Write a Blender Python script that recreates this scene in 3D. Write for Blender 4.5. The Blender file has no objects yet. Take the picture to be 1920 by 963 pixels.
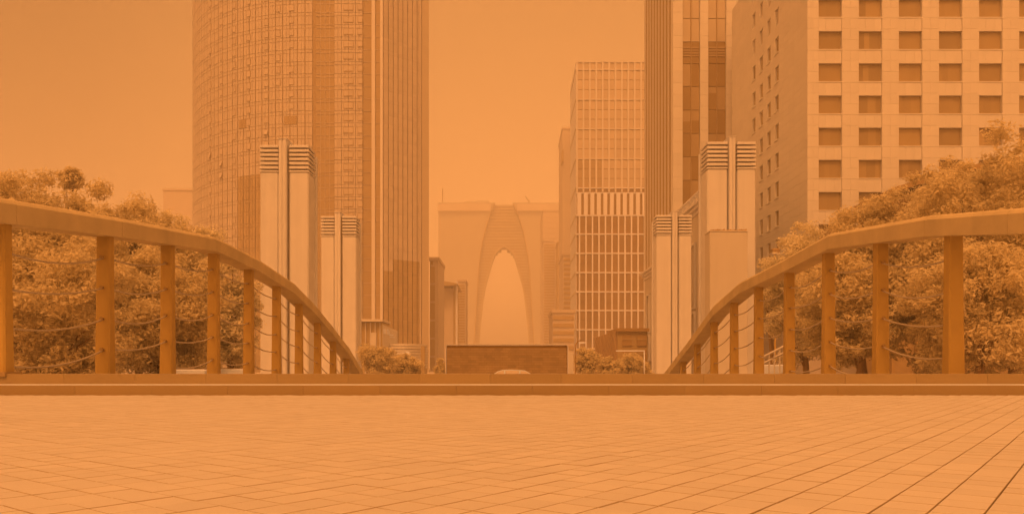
import bpy, math, random
import numpy as np
from mathutils import Vector

random.seed(7)
R = math.radians
scene = bpy.context.scene
col = scene.collection

# ------------------------------------------------------------------ camera
F = 1450.0           # focal length in pixels of the 1920 px wide photograph
HY = 685.0           # row of the horizon
EYE = 0.5
cam_d = bpy.data.cameras.new('camera')
cam = bpy.data.objects.new('camera', cam_d)
col.objects.link(cam)
cam.location = (0, 0, EYE)
cam.rotation_euler = (R(90), 0, 0)
cam_d.sensor_width = 36.0
cam_d.lens = F / 1920 * 36
cam_d.shift_y = (HY - 481.5) / 1920
cam_d.clip_start = 0.05
cam_d.clip_end = 8000
scene.camera = cam

# ------------------------------------------------------------------ sky, sun, exposure
SUN_EL, SUN_AZ = 60, 189
TINT = (1.0, 0.375, 0.095)
w = bpy.data.worlds.new('World')
scene.world = w
w.use_nodes = True
nt = w.node_tree
nt.nodes.clear()
sky = nt.nodes.new('ShaderNodeTexSky')
sky.sky_type = 'NISHITA'
sky.sun_disc = False
sky.sun_elevation = R(SUN_EL)
sky.sun_rotation = R(SUN_AZ)
sky.altitude = 0
sky.air_density = 1.0
sky.dust_density = 6.0
sky.ozone_density = 1.0
bw = nt.nodes.new('ShaderNodeRGBToBW')
mx = nt.nodes.new('ShaderNodeMix')
mx.data_type = 'RGBA'
mx.blend_type = 'MULTIPLY'
mx.inputs[0].default_value = 1.0
mx.inputs[7].default_value = (*TINT, 1)
bg = nt.nodes.new('ShaderNodeBackground')
bg.inputs['Strength'].default_value = 0.15
wo = nt.nodes.new('ShaderNodeOutputWorld')
nt.links.new(sky.outputs[0], bw.inputs[0])
nt.links.new(bw.outputs[0], mx.inputs[6])
# vignette put into the sky colour: brightest ahead, dimmer over the rest
tc = nt.nodes.new('ShaderNodeTexCoord')
dt = nt.nodes.new('ShaderNodeVectorMath')
dt.operation = 'DOT_PRODUCT'
dt.inputs[1].default_value = Vector((0.08, 1.0, 0.32)).normalized()
nt.links.new(tc.outputs['Generated'], dt.inputs[0])
mr = nt.nodes.new('ShaderNodeMapRange')
mr.interpolation_type = 'SMOOTHSTEP'
mr.inputs['From Min'].default_value = 0.80
mr.inputs['From Max'].default_value = 1.0
mr.inputs['To Min'].default_value = 0.665
mr.inputs['To Max'].default_value = 1.22
nt.links.new(dt.outputs['Value'], mr.inputs['Value'])
vm = nt.nodes.new('ShaderNodeVectorMath')
vm.operation = 'SCALE'
nt.links.new(mx.outputs[2], vm.inputs[0])
nt.links.new(mr.outputs[0], vm.inputs['Scale'])
nt.links.new(vm.outputs[0], bg.inputs[0])
nt.links.new(bg.outputs[0], wo.inputs[0])

sd = bpy.data.lights.new('sun', 'SUN')
sd.energy = 0.5
sd.angle = R(10.0)
sd.color = (1.0, 0.40, 0.13)
so = bpy.data.objects.new('sun', sd)
col.objects.link(so)
sv = Vector((math.sin(R(SUN_AZ)) * math.cos(R(SUN_EL)), math.cos(R(SUN_AZ)) * math.cos(R(SUN_EL)), math.sin(R(SUN_EL))))
so.rotation_euler = sv.to_track_quat('Z', 'Y').to_euler()
so.location = sv * 60

vs = scene.view_settings
scene.display_settings.display_device = 'sRGB'
vs.view_transform = 'Standard'
vs.look = 'None'
vs.gamma = 1.0
vs.exposure = 1.13
vs.use_curve_mapping = False
cy = scene.cycles
cy.use_denoising = True
cy.max_bounces = 6
cy.diffuse_bounces = 4
cy.glossy_bounces = 2
cy.transmission_bounces = 4
cy.volume_bounces = 3
cy.use_adaptive_sampling = True
cy.adaptive_threshold = 0.02

# ------------------------------------------------------------------ materials
E_LIT = (1.33, 0.505, 0.138)      # what a white surface facing the camera shows under this light


def lin(c):
    c /= 255.0
    return c / 12.92 if c <= 0.04045 else ((c + 0.055) / 1.055) ** 2.4


def alb(rgb, k=1.0):
    return tuple(min(0.92, max(0.004, lin(v) / e * k)) for v, e in zip(rgb, E_LIT))


MATS = {}


def M(name, rgb, rough=0.75, var=0.10, scale=2.0, bump=0.0, spec=0.25, streak=0.0, piece=0.0, k=1.0, fine=0.0):
    m = bpy.data.materials.new(name)
    m.use_nodes = True
    t = m.node_tree
    b = t.nodes['Principled BSDF']
    base = alb(rgb, k)
    b.inputs['Roughness'].default_value = rough
    b.inputs['Specular IOR Level'].default_value = spec
    geo = t.nodes.new('ShaderNodeNewGeometry')
    no = t.nodes.new('ShaderNodeTexNoise')
    no.inputs['Scale'].default_value = scale
    no.inputs['Detail'].default_value = 6
    no.inputs['Roughness'].default_value = 0.65
    t.links.new(geo.outputs['Position'], no.inputs['Vector'])

    def math_(op, a, bb, cc=None):
        n = t.nodes.new('ShaderNodeMath')
        n.operation = op
        for i, v in enumerate((a, bb, cc)):
            if v is None:
                continue
            if isinstance(v, (int, float)):
                n.inputs[i].default_value = v
            else:
                t.links.new(v, n.inputs[i])
        return n.outputs[0]
    f = math_('MULTIPLY_ADD', no.outputs[0], 2 * var, 1 - var)
    if streak:
        mp = t.nodes.new('ShaderNodeMapping')
        mp.inputs['Scale'].default_value = (1.6, 1.6, 0.08)
        t.links.new(geo.outputs['Position'], mp.inputs[0])
        n2 = t.nodes.new('ShaderNodeTexNoise')
        n2.inputs['Scale'].default_value = 1.2
        n2.inputs['Detail'].default_value = 8
        t.links.new(mp.outputs[0], n2.inputs['Vector'])
        f = math_('MULTIPLY', f, math_('MULTIPLY_ADD', n2.outputs[0], 2 * streak, 1 - streak))
    if fine:
        n3 = t.nodes.new('ShaderNodeTexNoise')
        n3.inputs['Scale'].default_value = 140
        n3.inputs['Detail'].default_value = 3
        t.links.new(geo.outputs['Position'], n3.inputs['Vector'])
        f = math_('MULTIPLY', f, math_('MULTIPLY_ADD', n3.outputs[0], 2 * fine, 1 - fine))
    if piece:
        oi = t.nodes.new('ShaderNodeObjectInfo')
        s = math_('FRACT', math_('ADD', geo.outputs['Random Per Island'], oi.outputs['Random']), 0)
        f = math_('MULTIPLY', f, math_('MULTIPLY_ADD', s, 2 * piece, 1 - piece))
    sc = t.nodes.new('ShaderNodeVectorMath')
    sc.operation = 'SCALE'
    sc.inputs[0].default_value = base
    t.links.new(f, sc.inputs['Scale'])
    t.links.new(sc.outputs[0], b.inputs['Base Color'])
    if bump:
        bp = t.nodes.new('ShaderNodeBump')
        bp.inputs['Strength'].default_value = bump
        bp.inputs['Distance'].default_value = 0.02
        n4 = t.nodes.new('ShaderNodeTexNoise')
        n4.inputs['Scale'].default_value = scale * 12
        n4.inputs['Detail'].default_value = 5
        t.links.new(geo.outputs['Position'], n4.inputs['Vector'])
        t.links.new(n4.outputs[0], bp.inputs['Height'])
        t.links.new(bp.outputs[0], b.inputs['Normal'])
    MATS[name] = m
    return m


M('paver', (229, 147, 80), 0.8, 0.11, 0.8, 0.15, 0.2, piece=0.035, k=0.92, fine=0.10)
M('joint', (206, 122, 54), 0.95, 0.1, 4, k=0.85)
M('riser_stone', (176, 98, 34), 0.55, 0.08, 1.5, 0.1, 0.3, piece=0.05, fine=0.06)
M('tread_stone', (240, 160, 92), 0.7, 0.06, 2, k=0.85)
M('deck', (215, 133, 68), 0.85, 0.1, 1, k=0.7)
M('asphalt', (206, 124, 60), 0.9, 0.12, 0.4, k=0.6)
M('ground', (214, 130, 64), 0.9, 0.15, 0.05, k=1.0)
M('rail_wood', (217, 130, 55), 0.75, 0.26, 0.8, 0.25, 0.25, streak=0.16, fine=0.08, k=1.05)
M('post_steel', (196, 106, 27), 0.6, 0.12, 1.2, 0.1, 0.3, streak=0.12, k=1.08)
M('cable', (206, 126, 62), 0.45, 0.05, 2, 0, 0.5)
M('pylon_stone', (236, 154, 86), 0.8, 0.07, 0.7, 0.08, 0.2, streak=0.10, fine=0.04)
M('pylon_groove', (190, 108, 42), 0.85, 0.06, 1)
M('leaf', (201, 123, 54), 0.8, 0.18, 0.7, 0, 0.08, piece=0.10, k=1.68)
M('leaf_pale', (208, 130, 61), 0.8, 0.15, 0.7, 0, 0.08, piece=0.10, k=1.68)
M('bark', (182, 100, 38), 0.9, 0.15, 3, 0.3)
M('concrete', (226, 144, 76), 0.85, 0.05, 0.3, 0.05, 0.2, streak=0.05)
M('hotel_stone', (234, 151, 82), 0.85, 0.04, 0.25, 0, 0.2, streak=0.04, piece=0.025)
M('hotel_core', (216, 133, 68), 0.85, 0.04, 0.3)
M('dark_pane', (180, 102, 38), 0.25, 0.14, 0.35, 0, 0.4, piece=0.16)
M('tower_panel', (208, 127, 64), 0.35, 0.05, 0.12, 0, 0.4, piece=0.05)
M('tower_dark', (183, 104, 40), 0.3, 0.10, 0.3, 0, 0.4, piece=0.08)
M('tower_core', (184, 104, 40), 0.7, 0.05, 0.5)
M('tower_pier', (230, 147, 80), 0.6, 0.04, 0.3)
M('fin_white', (240, 158, 92), 0.6, 0.03, 0.3)
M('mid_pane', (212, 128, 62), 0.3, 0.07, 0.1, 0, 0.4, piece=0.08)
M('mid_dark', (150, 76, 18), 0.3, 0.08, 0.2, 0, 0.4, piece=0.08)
M('gate_skin', (194, 120, 58), 0.6, 0.04, 0.02, k=0.9)
M('gate_rib', (188, 111, 46), 0.6, 0.03, 0.02)
M('gate_gap', (176, 96, 30), 0.8, 0.03, 0.02)
M('far_wall', (214, 131, 66), 0.8, 0.04, 0.05)
M('far_dark', (190, 108, 40), 0.6, 0.06, 0.1)
M('brick_dark', (176, 97, 35), 0.85, 0.3, 1.3, 0.3, 0.2, piece=0.11)
M('cap_light', (228, 146, 80), 0.7, 0.05, 1)
M('white_paint', (244, 166, 100), 0.5, 0.03, 1)
M('car_paint', (246, 170, 104), 0.3, 0.02, 1, 0, 0.5)
M('bay_glass_a', (208, 126, 60), 0.2, 0.08, 0.3, 0, 0.5)
M('tyre', (150, 74, 14), 0.9, 0.05, 4)
M('metal_dark', (178, 96, 32), 0.6, 0.05, 2)

# ------------------------------------------------------------------ mesh helpers
WORLD = {}          # world position of every object used as a parent


def link(o, parent=None):
    col.objects.link(o)
    if parent is not None:
        o.parent = parent
    return o


def tag(o, label=None, cat=None, group=None, kind=None):
    if label:
        o['label'] = label
    if cat:
        o['category'] = cat
    if group:
        o['group'] = group
    if kind:
        o['kind'] = kind
    return o


def thing(name, label, cat, loc, group=None):
    o = link(bpy.data.objects.new(name, None))
    o.location = loc
    o.empty_display_size = 0.3
    WORLD[o.name] = Vector(loc)
    return tag(o, label, cat, group)


class MB:
    """collects faces in world coordinates and links them as one mesh object"""

    def __init__(self):
        self.v = []
        self.f = []

    def box(self, x0, x1, y0, y1, z0, z1):
        n = len(self.v)
        self.v += [(x0, y0, z0), (x1, y0, z0), (x1, y1, z0), (x0, y1, z0), (x0, y0, z1), (x1, y0, z1), (x1, y1, z1), (x0, y1, z1)]
        self.f += [tuple(n + i for i in q) for q in ((0, 3, 2, 1), (4, 5, 6, 7), (0, 1, 5, 4), (1, 2, 6, 5), (2, 3, 7, 6), (3, 0, 4, 7))]
        return self

    def chamfer_box(self, x0, x1, y0, y1, z0, z1, c):
        """box whose vertical edges are cut, top edge bevelled"""
        ring = [(x0 + c, y0), (x1 - c, y0), (x1, y0 + c), (x1, y1 - c), (x1 - c, y1), (x0 + c, y1), (x0, y1 - c), (x0, y0 + c)]
        cx, cyy = (x0 + x1) / 2, (y0 + y1) / 2
        sx, sy = (x1 - x0 - 2 * c) / (x1 - x0), (y1 - y0 - 2 * c) / (y1 - y0)
        top = [(cx + (x - cx) * sx, cyy + (y - cyy) * sy) for x, y in ring]
        self.loft([[(x, y, z0) for x, y in ring], [(x, y, z1 - c) for x, y in ring], [(x, y, z1) for x, y in top]], True)
        return self

    def frame(self, o, u, v_, wv, a, b, c):
        """box spanned from o along the vectors u*a, v*b, w*c (centred on u and w)"""
        o, u, v_, wv = Vector(o), Vector(u), Vector(v_), Vector(wv)
        n = len(self.v)
        for k in (0, 1):
            for i, j in ((-.5, -.5), (.5, -.5), (.5, .5), (-.5, .5)):
                p = o + u * a * i + v_ * b * k + wv * c * j
                self.v.append(tuple(p))
        self.f += [tuple(n + i for i in q) for q in ((0, 1, 2, 3), (7, 6, 5, 4), (0, 4, 5, 1), (1, 5, 6, 2), (2, 6, 7, 3), (3, 7, 4, 0))]
        return self

    def loft(self, rings, caps=True, closed=True):
        n0 = len(self.v)
        k = len(rings[0])
        for r in rings:
            self.v += [tuple(p) for p in r]
        for i in range(len(rings) - 1):
            for j in range(k if closed else k - 1):
                a, b = n0 + i * k + j, n0 + i * k + (j + 1) % k
                self.f.append((a, b, b + k, a + k))
        if caps:
            self.f.append(tuple(n0 + j for j in reversed(range(k))))
            self.f.append(tuple(n0 + (len(rings) - 1) * k + j for j in range(k)))
        return self

    def tube(self, pts, rad, n=6):
        pts = [Vector(p) for p in pts]
        rings = []
        for i, p in enumerate(pts):
            d = (pts[min(i + 1, len(pts) - 1)] - pts[max(i - 1, 0)]).normalized()
            a = d.cross(Vector((0, 0, 1)))
            if a.length < 1e-3:
                a = Vector((1, 0, 0))
            a.normalize()
            b = d.cross(a)
            r = rad[i] if isinstance(rad, (list, tuple)) else rad
            rings.append([p + a * r * math.cos(2 * math.pi * j / n) + b * r * math.sin(2 * math.pi * j / n) for j in range(n)])
        return self.loft(rings)

    def prism_y(self, poly, y0, y1):
        """polygon in x,z pulled from y0 to y1"""
        return self.loft([[(x, y0, z) for x, z in poly], [(x, y1, z) for x, z in poly]])

    def prism_x(self, poly, x0, x1):
        return self.loft([[(x0, y, z) for y, z in poly], [(x1, y, z) for y, z in poly]])

    def prism_z(self, poly, z0, z1):
        return self.loft([[(x, y, z0) for x, y in poly], [(x, y, z1) for x, y in poly]])

    def build(self, name, mat, parent=None, smooth=False):
        org = WORLD[parent.name] if parent is not None else Vector((0, 0, 0))
        me = bpy.data.meshes.new(name)
        me.from_pydata([(x - org.x, y - org.y, z - org.z) for x, y, z in self.v], [], self.f)
        me.materials.append(MATS[mat])
        if smooth:
            me.shade_smooth()
        me.update()
        o = link(bpy.data.objects.new(name, me), parent)
        WORLD[o.name] = org.copy()
        return o


def fix_normals(o):
    import bmesh
    bm = bmesh.new()
    bm.from_mesh(o.data)
    bmesh.ops.recalc_face_normals(bm, faces=bm.faces)
    bm.to_mesh(o.data)
    bm.free()
    return o


SHARED = {}


def piece(name, key, maker, mat, parent, loc, rz=0.0, rx=0.0):
    """a small repeated piece: shares its mesh with all alike ones; loc in world coordinates"""
    if (key, mat) not in SHARED:
        mb = MB()
        maker(mb)
        me = bpy.data.meshes.new(name)
        me.from_pydata(mb.v, [], mb.f)
        me.materials.append(MATS[mat])
        me.update()
        SHARED[(key, mat)] = me
    o = link(bpy.data.objects.new(name, SHARED[(key, mat)]), parent)
    org = WORLD[parent.name]
    o.location = Vector(loc) - org
    if rz or rx:
        o.rotation_euler = (rx, 0, rz)
    WORLD[o.name] = Vector(loc)
    return o


def bx(a, b, c):
    return lambda mb: mb.box(-a / 2, a / 2, -b / 2, b / 2, -c / 2, c / 2)


def PX(px, Y):
    return (px - 960.0) * Y / F


def PZ(py, Y):
    return EYE + (HY - py) * Y / F


# ================================================================== SETTING
GZ = -1.35           # level of the streets behind the plaza
g = tag(MB().box(-2400, 2400, 15.6, 1700, GZ - 0.5, GZ).build('ground', 'ground'), kind='structure')
g2 = tag(MB().box(-2400, 2400, -300, 15.6, GZ - 0.5, GZ).build('ground', 'ground'), kind='structure')

# street across the end of the footbridge
MB().box(-140, 140, 49.0, 57.5, GZ + 0.004, GZ + 0.02).build('road', 'asphalt')
tag(bpy.data.objects['road'], kind='structure')
rd = bpy.data.objects['road']
for k in range(-12, 13):
    piece('lane_mark', 'lane', bx(2.2, 0.14, 0.006), 'white_paint', rd, (k * 5.0 + 1.2, 53.2, GZ + 0.027))
kb = tag(MB().box(-140, 140, 57.5, 58.0, GZ, GZ + 0.13).build('kerb', 'concrete'), kind='structure')

# ---- plaza
YS1, YS2 = 13.18, 14.15
S1, S2 = 0.166, 0.354
pl = tag(MB().box(-60, 60, -12, YS1 + 0.05, -1.3, -0.024).build('plaza', 'joint'), kind='structure')
A = R(37.3)
du = Vector((math.sin(A), math.cos(A)))          # towards the right vanishing point
dv = Vector((-math.cos(A), math.sin(A)))         # towards the left one
TW, TL = 0.157, 0.157
cells = []
NU = 140
for i in range(-NU, NU):
    for j in range(-NU, NU):
        p = du * ((i + 0.5) * TL) + dv * ((j + 0.5) * TW)
        if p.y < 0.6 or p.y > YS1 - 0.005 - 0.108:
            continue
        if abs(p.x) > 0.82 * p.y + 2.0:
            continue
        cells.append((i, j, p))


def gap(n, salt):
    rnd = random.Random(n * 7919 + salt)
    r = rnd.random()
    return r


RG = {}
LG = {}


def rgap(j):
    if j not in RG:
        r = gap(j, 11)
        RG[j] = 0.0035 if r < 0.45 else (0.0048 if r < 0.85 else 0.0064)
    return RG[j]


def lgap(i, j):
    key = (i, j // 5)
    if key not in LG:
        r = random.Random(i * 131071 + (j // 5) * 524287 + 3).random()
        LG[key] = 0.0015 if r < 0.55 else (0.0032 if r < 0.86 else 0.006)
    return LG[key]


def tile(mb, i, j, p, local=False):
    # a paver with cut edges, its joints as wide as the neighbours leave them
    a0, a1 = -TL / 2 + lgap(i, j) / 2, TL / 2 - lgap(i + 1, j) / 2
    b0, b1 = -TW / 2 + rgap(j) / 2, TW / 2 - rgap(j + 1) / 2
    rr = random.Random(i * 1009 + j * 9176 + 5)
    t1, t2, dz = rr.uniform(-.004, .004), rr.uniform(-.004, .004), rr.uniform(-.0012, .0006)
    c = 0.0015
    n = len(mb.v)
    for (u0, u1, w0, w1, z) in ((a0, a1, b0, b1, -0.03), (a0, a1, b0, b1, -0.003), (a0 + c, a1 - c, b0 + c, b1 - c, 0.0)):
        for uu, ww in ((u0, w0), (u1, w0), (u1, w1), (u0, w1)):
            q = du * uu + dv * ww
            zz = z + (dz + uu * t1 + ww * t2 if z > -0.02 else 0)
            if local:
                mb.v.append((q.x, q.y, zz))
            else:
                mb.v.append((p.x + q.x, p.y + q.y, zz))
    for r0 in (0, 4):
        for k in range(4):
            a, b = n + r0 + k, n + r0 + (k + 1) % 4
            mb.f.append((b, a, a + 4, b + 4) if False else (a, b, b + 4, a + 4))
    mb.f.append((n + 8, n + 9, n + 10, n + 11))
    mb.tops = getattr(mb, 'tops', [])
    mb.tops.append(len(mb.f) - 1)


def dirty(o, mb):
    # stone on top, dirt stained sides in the joints
    o.data.materials.append(MATS['paver'])
    idx = np.zeros(len(mb.f), dtype=np.int32)
    idx[mb.tops] = 1
    o.data.polygons.foreach_set('material_index', idx)
    return o


def shown(p):
    x, y = 960 + p.x / p.y * F, HY + EYE / p.y * F
    return -20 < x < 1940 and y < 985


order = sorted(range(len(cells)), key=lambda k: cells[k][2].y if shown(cells[k][2]) else 1e6)
near = set(order[:300])
rest = MB()
for k, (i, j, p) in enumerate(cells):
    if k in near:
        mb = MB()
        tile(mb, i, j, p)
        dirty(mb.build('paver', 'joint', pl), mb)
    else:
        tile(rest, i, j, p)
tag(dirty(rest.build('paving', 'joint', pl), rest), kind='stuff')
side = MB()
side.box(-60, -13.2, -12, YS1, -0.2, 0.0).box(13.2, 60, -12, YS1, -0.2, 0.0).box(-13.2, 13.2, -12, 0.45, -0.2, 0.0)
tag(side.build('paving_margin', 'paver', pl))

# ---- steps
st = tag(MB().box(-60, 60, YS1 + 0.04, YS2 + 0.9, -1.3, S1 - 0.03).box(-60, 60, YS2 + 0.04, YS2 + 0.9, S1 - 0.02, S2 - 0.03).build('steps', 'joint'), kind='structure')
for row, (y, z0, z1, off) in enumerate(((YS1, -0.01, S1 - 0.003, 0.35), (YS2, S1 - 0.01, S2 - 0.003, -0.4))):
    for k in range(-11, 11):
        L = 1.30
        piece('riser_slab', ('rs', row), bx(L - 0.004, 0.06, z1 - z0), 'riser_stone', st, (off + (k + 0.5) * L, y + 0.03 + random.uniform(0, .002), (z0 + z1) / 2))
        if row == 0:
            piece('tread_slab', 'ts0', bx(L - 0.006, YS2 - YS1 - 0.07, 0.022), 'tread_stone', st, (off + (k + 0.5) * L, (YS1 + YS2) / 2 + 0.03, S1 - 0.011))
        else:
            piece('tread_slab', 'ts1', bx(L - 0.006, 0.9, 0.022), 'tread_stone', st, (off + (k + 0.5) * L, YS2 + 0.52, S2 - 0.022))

# ---- bridge deck, falling away behind the top step
dk = MB()
dk.prism_x([(YS2 + 0.88, S2 - 0.03), (49.0, GZ + 0.03), (49.0, GZ - 0.4), (YS2 + 0.88, -1.2)], -10.4, 10.4)
tag(fix_normals(dk.build('bridge_deck', 'deck')), kind='structure')

# ================================================================== RAILINGS
XR = 9.5


def interp(tab, y):
    if y <= tab[0][0]:
        a, b = tab[0], tab[1]
    elif y >= tab[-1][0]:
        a, b = tab[-2], tab[-1]
    else:
        for a, b in zip(tab, tab[1:]):
            if a[0] <= y <= b[0]:
                break
    t = (y - a[0]) / (b[0] - a[0])
    return a[1] + (b[1] - a[1]) * t


def rail_table(pts):
    out = []
    for px, py in pts:
        Y = XR * F / abs(px - 960)
        out.append((Y, PZ(py, Y)))
    return sorted(out)


LT = rail_table([(0, 374), (205, 408), (388, 443), (470, 484), (540, 530), (578, 568), (612, 608), (645, 650), (675, 700)])
RT = rail_table([(1920, 391), (1760, 404), (1572, 437), (1480, 487), (1400, 528), (1350, 571), (1305, 632), (1252, 700)])


def deck_z(y):
    t = (y - (YS2 + 0.88)) / (49.0 - YS2 - 0.88)
    return (S2 - 0.03) + t * (GZ + 0.03 - S2 + 0.03) if t > 0 else S2


def railing(side_, tab, posts, label):
    x = XR * side_
    t = thing('bridge_railing', label, 'railing', (x, 18.0, deck_z(18.0)), 'arched railings along the footbridge')
    y_end = tab[-1][0] + 1.2
    ys = [13.4] + [q[0] for q in tab if 13.6 < q[0]] + [y_end]
    RH, RW = 0.46, 0.62
    rings = []
    for y in ys:
        z = interp(tab, y)
        dz = (interp(tab, y + 0.3) - interp(tab, y - 0.3)) / 0.6
        c = 1 / math.sqrt(1 + dz * dz)
        h = RH / c
        prof = [(-RW / 2, -h), (RW / 2, -h), (RW / 2, -0.10), (RW / 2 - 0.05, -0.03), (RW / 2 - 0.14, 0), (-RW / 2 + 0.14, 0), (-RW / 2 + 0.05, -0.03), (-RW / 2, -0.10)]
        if side_ > 0:
            prof = [(a, b) for a, b in prof]
        rings.append([(x + a, y, z + b) for a, b in prof])
    for ra, rb_ in zip(rings, rings[1:]):
        g_ = 0.006 / (rb_[0][1] - ra[0][1])
        a_ = [tuple(p[i] + (q[i] - p[i]) * g_ for i in range(3)) for p, q in zip(ra, rb_)]
        b_ = [tuple(q[i] + (p[i] - q[i]) * g_ for i in range(3)) for p, q in zip(ra, rb_)]
        fix_normals(MB().loft([a_, b_]).build('handrail', 'rail_wood', t))
    for y in posts:
        z1 = interp(tab, y) - RH + 0.02
        if z1 - deck_z(y) < 0.25:
            continue
        zb = deck_z(y) - 0.05
        hw, hd = 0.155, 0.13
        m = MB()
        rings = []
        for z, s in ((zb, 1.16), (zb + 0.45 * (z1 - zb), 1.05), (z1, 0.97)):
            a, b, c = hw * s, hd * s, 0.03
            rings.append([(x - a + c, y - b, z), (x + a - c, y - b, z), (x + a, y - b + c, z), (x + a, y + b - c, z), (x + a - c, y + b, z), (x - a + c, y + b, z), (x - a, y + b - c, z), (x - a, y - b + c, z)])
        m.loft(rings)
        po = m.build('post', 'post_steel', t)
        MB().box(x - 0.25, x + 0.25, y - 0.25, y + 0.25, zb, zb + 0.08).build('base_plate', 'metal_dark', po)
    offs = (0.50, 1.20, 1.92, 2.63, 3.34, 4.0)
    for a, b in zip(posts, posts[1:]):
        for k, o in enumerate(offs):
            za, zb = interp(tab, a) - RH - o + 0.02, interp(tab, b) - RH - o + 0.02
            if za < deck_z(a) + 0.12 or zb < deck_z(b) + 0.12:
                continue
            sag = 0.13 + 0.03 * ((k * 7 + int(a)) % 3)
            pts = []
            for i in range(11):
                s = i / 10
                pts.append((x - side_ * 0.02, a + (b - a) * s, za + (zb - za) * s - 4 * sag * s * (1 - s)))
            MB().tube(pts, 0.022, 6).build('cable', 'cable', t, True)
            for (yy_, zz_, sg) in ((a, za, 1), (b, zb, -1)):
                piece('eye_bolt', 'eyeb', lambda mb: mb.tube([(0, -0.05, 0), (0, 0.05, 0)], [0.042, 0.03], 8), 'metal_dark', t, (x - side_ * 0.02, yy_ + sg * 0.19, zz_ - 0.02))
    return t


p_ = 3.286
lp = [14.36] + [p_ * (5.497 + n) for n in range(0, 10)]
rp = [p_ * (5.065 + n) for n in range(0, 10)]
railing(-1, LT, lp, 'arched bridge railing with thick handrail and sagging cables, on the left')
railing(1, RT, rp, 'arched bridge railing with thick handrail and sagging cables, on the right')


# ================================================================== PYLONS
def pylon(px_l, px_r, pier0, pier1, top_py, pier_py, Y, inner, label, nl=6, slat_px=8.3):
    """tall stone pylon: two slabs, a pier between them, louvred head"""
    x0, x1 = PX(px_l, Y), PX(px_r, Y)
    a, b = PX(pier0, Y), PX(pier1, Y)
    zt, zp = PZ(top_py, Y), PZ(pier_py, Y)
    D = 2.2
    t = thing('stone_pylon', label, 'pylon', ((x0 + x1) / 2, Y + D / 2, GZ), 'louvre headed stone pylons flanking the bridge axis')
    head = nl * slat_px * Y / F
    zs = zt - head
    gl, gr = 0.07, 0.17
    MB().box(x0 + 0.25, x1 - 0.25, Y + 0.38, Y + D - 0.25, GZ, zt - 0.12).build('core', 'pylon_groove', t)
    MB().chamfer_box(x0, a - gl, Y, Y + D, GZ, zs, 0.10).build('slab', 'pylon_stone', t)
    MB().chamfer_box(b + gr, x1, Y, Y + D, GZ, zs, 0.10).build('slab', 'pylon_stone', t)
    m = MB()
    n = 8
    w_ = b - a
    prof = [(a, Y - 0.02), (a, Y - 0.16), (a + 0.10 * w_, Y - 0.24), (a + 0.42 * w_, Y - 0.24), (a + 0.46 * w_, Y - 0.18), (a + 0.54 * w_, Y - 0.18), (a + 0.58 * w_, Y - 0.24), (b - 0.10 * w_, Y - 0.24), (b, Y - 0.16), (b, Y - 0.02), (b, Y + D - 0.3), (a, Y + D - 0.3)]
    m.prism_z(prof, GZ, zp)
    m.build('pier', 'pylon_stone', t)
    MB().box(a - 0.05, b + 0.05, Y - 0.29, Y + D - 0.25, zp, zp + 0.06).build('pier_cap', 'pylon_stone', t)
    MB().chamfer_box(x0 - 0.04, a - gl, Y - 0.06, Y + D, zs - 0.02, zs + 0.10, 0.03).build('collar', 'pylon_stone', t)
    MB().chamfer_box(b + gr, x1 + 0.04, Y - 0.06, Y + D, zs - 0.02, zs + 0.10, 0.03).build('collar', 'pylon_stone', t)
    pitch = (head - 0.10) / nl
    for k in range(nl):
        z0 = zs + 0.10 + k * pitch + 0.42 * pitch
        z1 = zs + 0.10 + (k + 1) * pitch
        for s0, s1 in ((x0 - 0.03, a - gl), (b + gr, x1 + 0.03)):
            MB().chamfer_box(s0, s1, Y - 0.05, Y + D, z0, z1, 0.04).build('louvre', 'pylon_stone', t)
    # edge strip on the side that faces the axis
    xe = x1 if inner > 0 else x0
    MB().box(xe - 0.05 if inner > 0 else xe - 0.16, xe + 0.16 if inner > 0 else xe + 0.05, Y + D + 0.02, Y + D + 0.22, GZ, zt - 0.4).build('edge_strip', 'pylon_stone', t)
    return t


pylon(487.5, 578.5, 523.5, 538.5, 272, 262, 65, 1, 'tall pale stone pylon with louvred head before the rounded tower, nearer left one')
pylon(602, 668, 628, 639, 405, 399, 92, 1, 'shorter looking pale stone pylon with louvred head, farther of the left pair', 6, 6.2)
pylon(1326, 1417, 1366, 1378, 266, 258, 65, -1, 'tall pale stone pylon with louvred head beside the hotel, nearest on the right')
pylon(1231, 1297, 1260, 1270, 403, 397, 92, -1, 'shorter looking pale stone pylon with louvred head, farther of the right pair', 6, 6.2)

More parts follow.
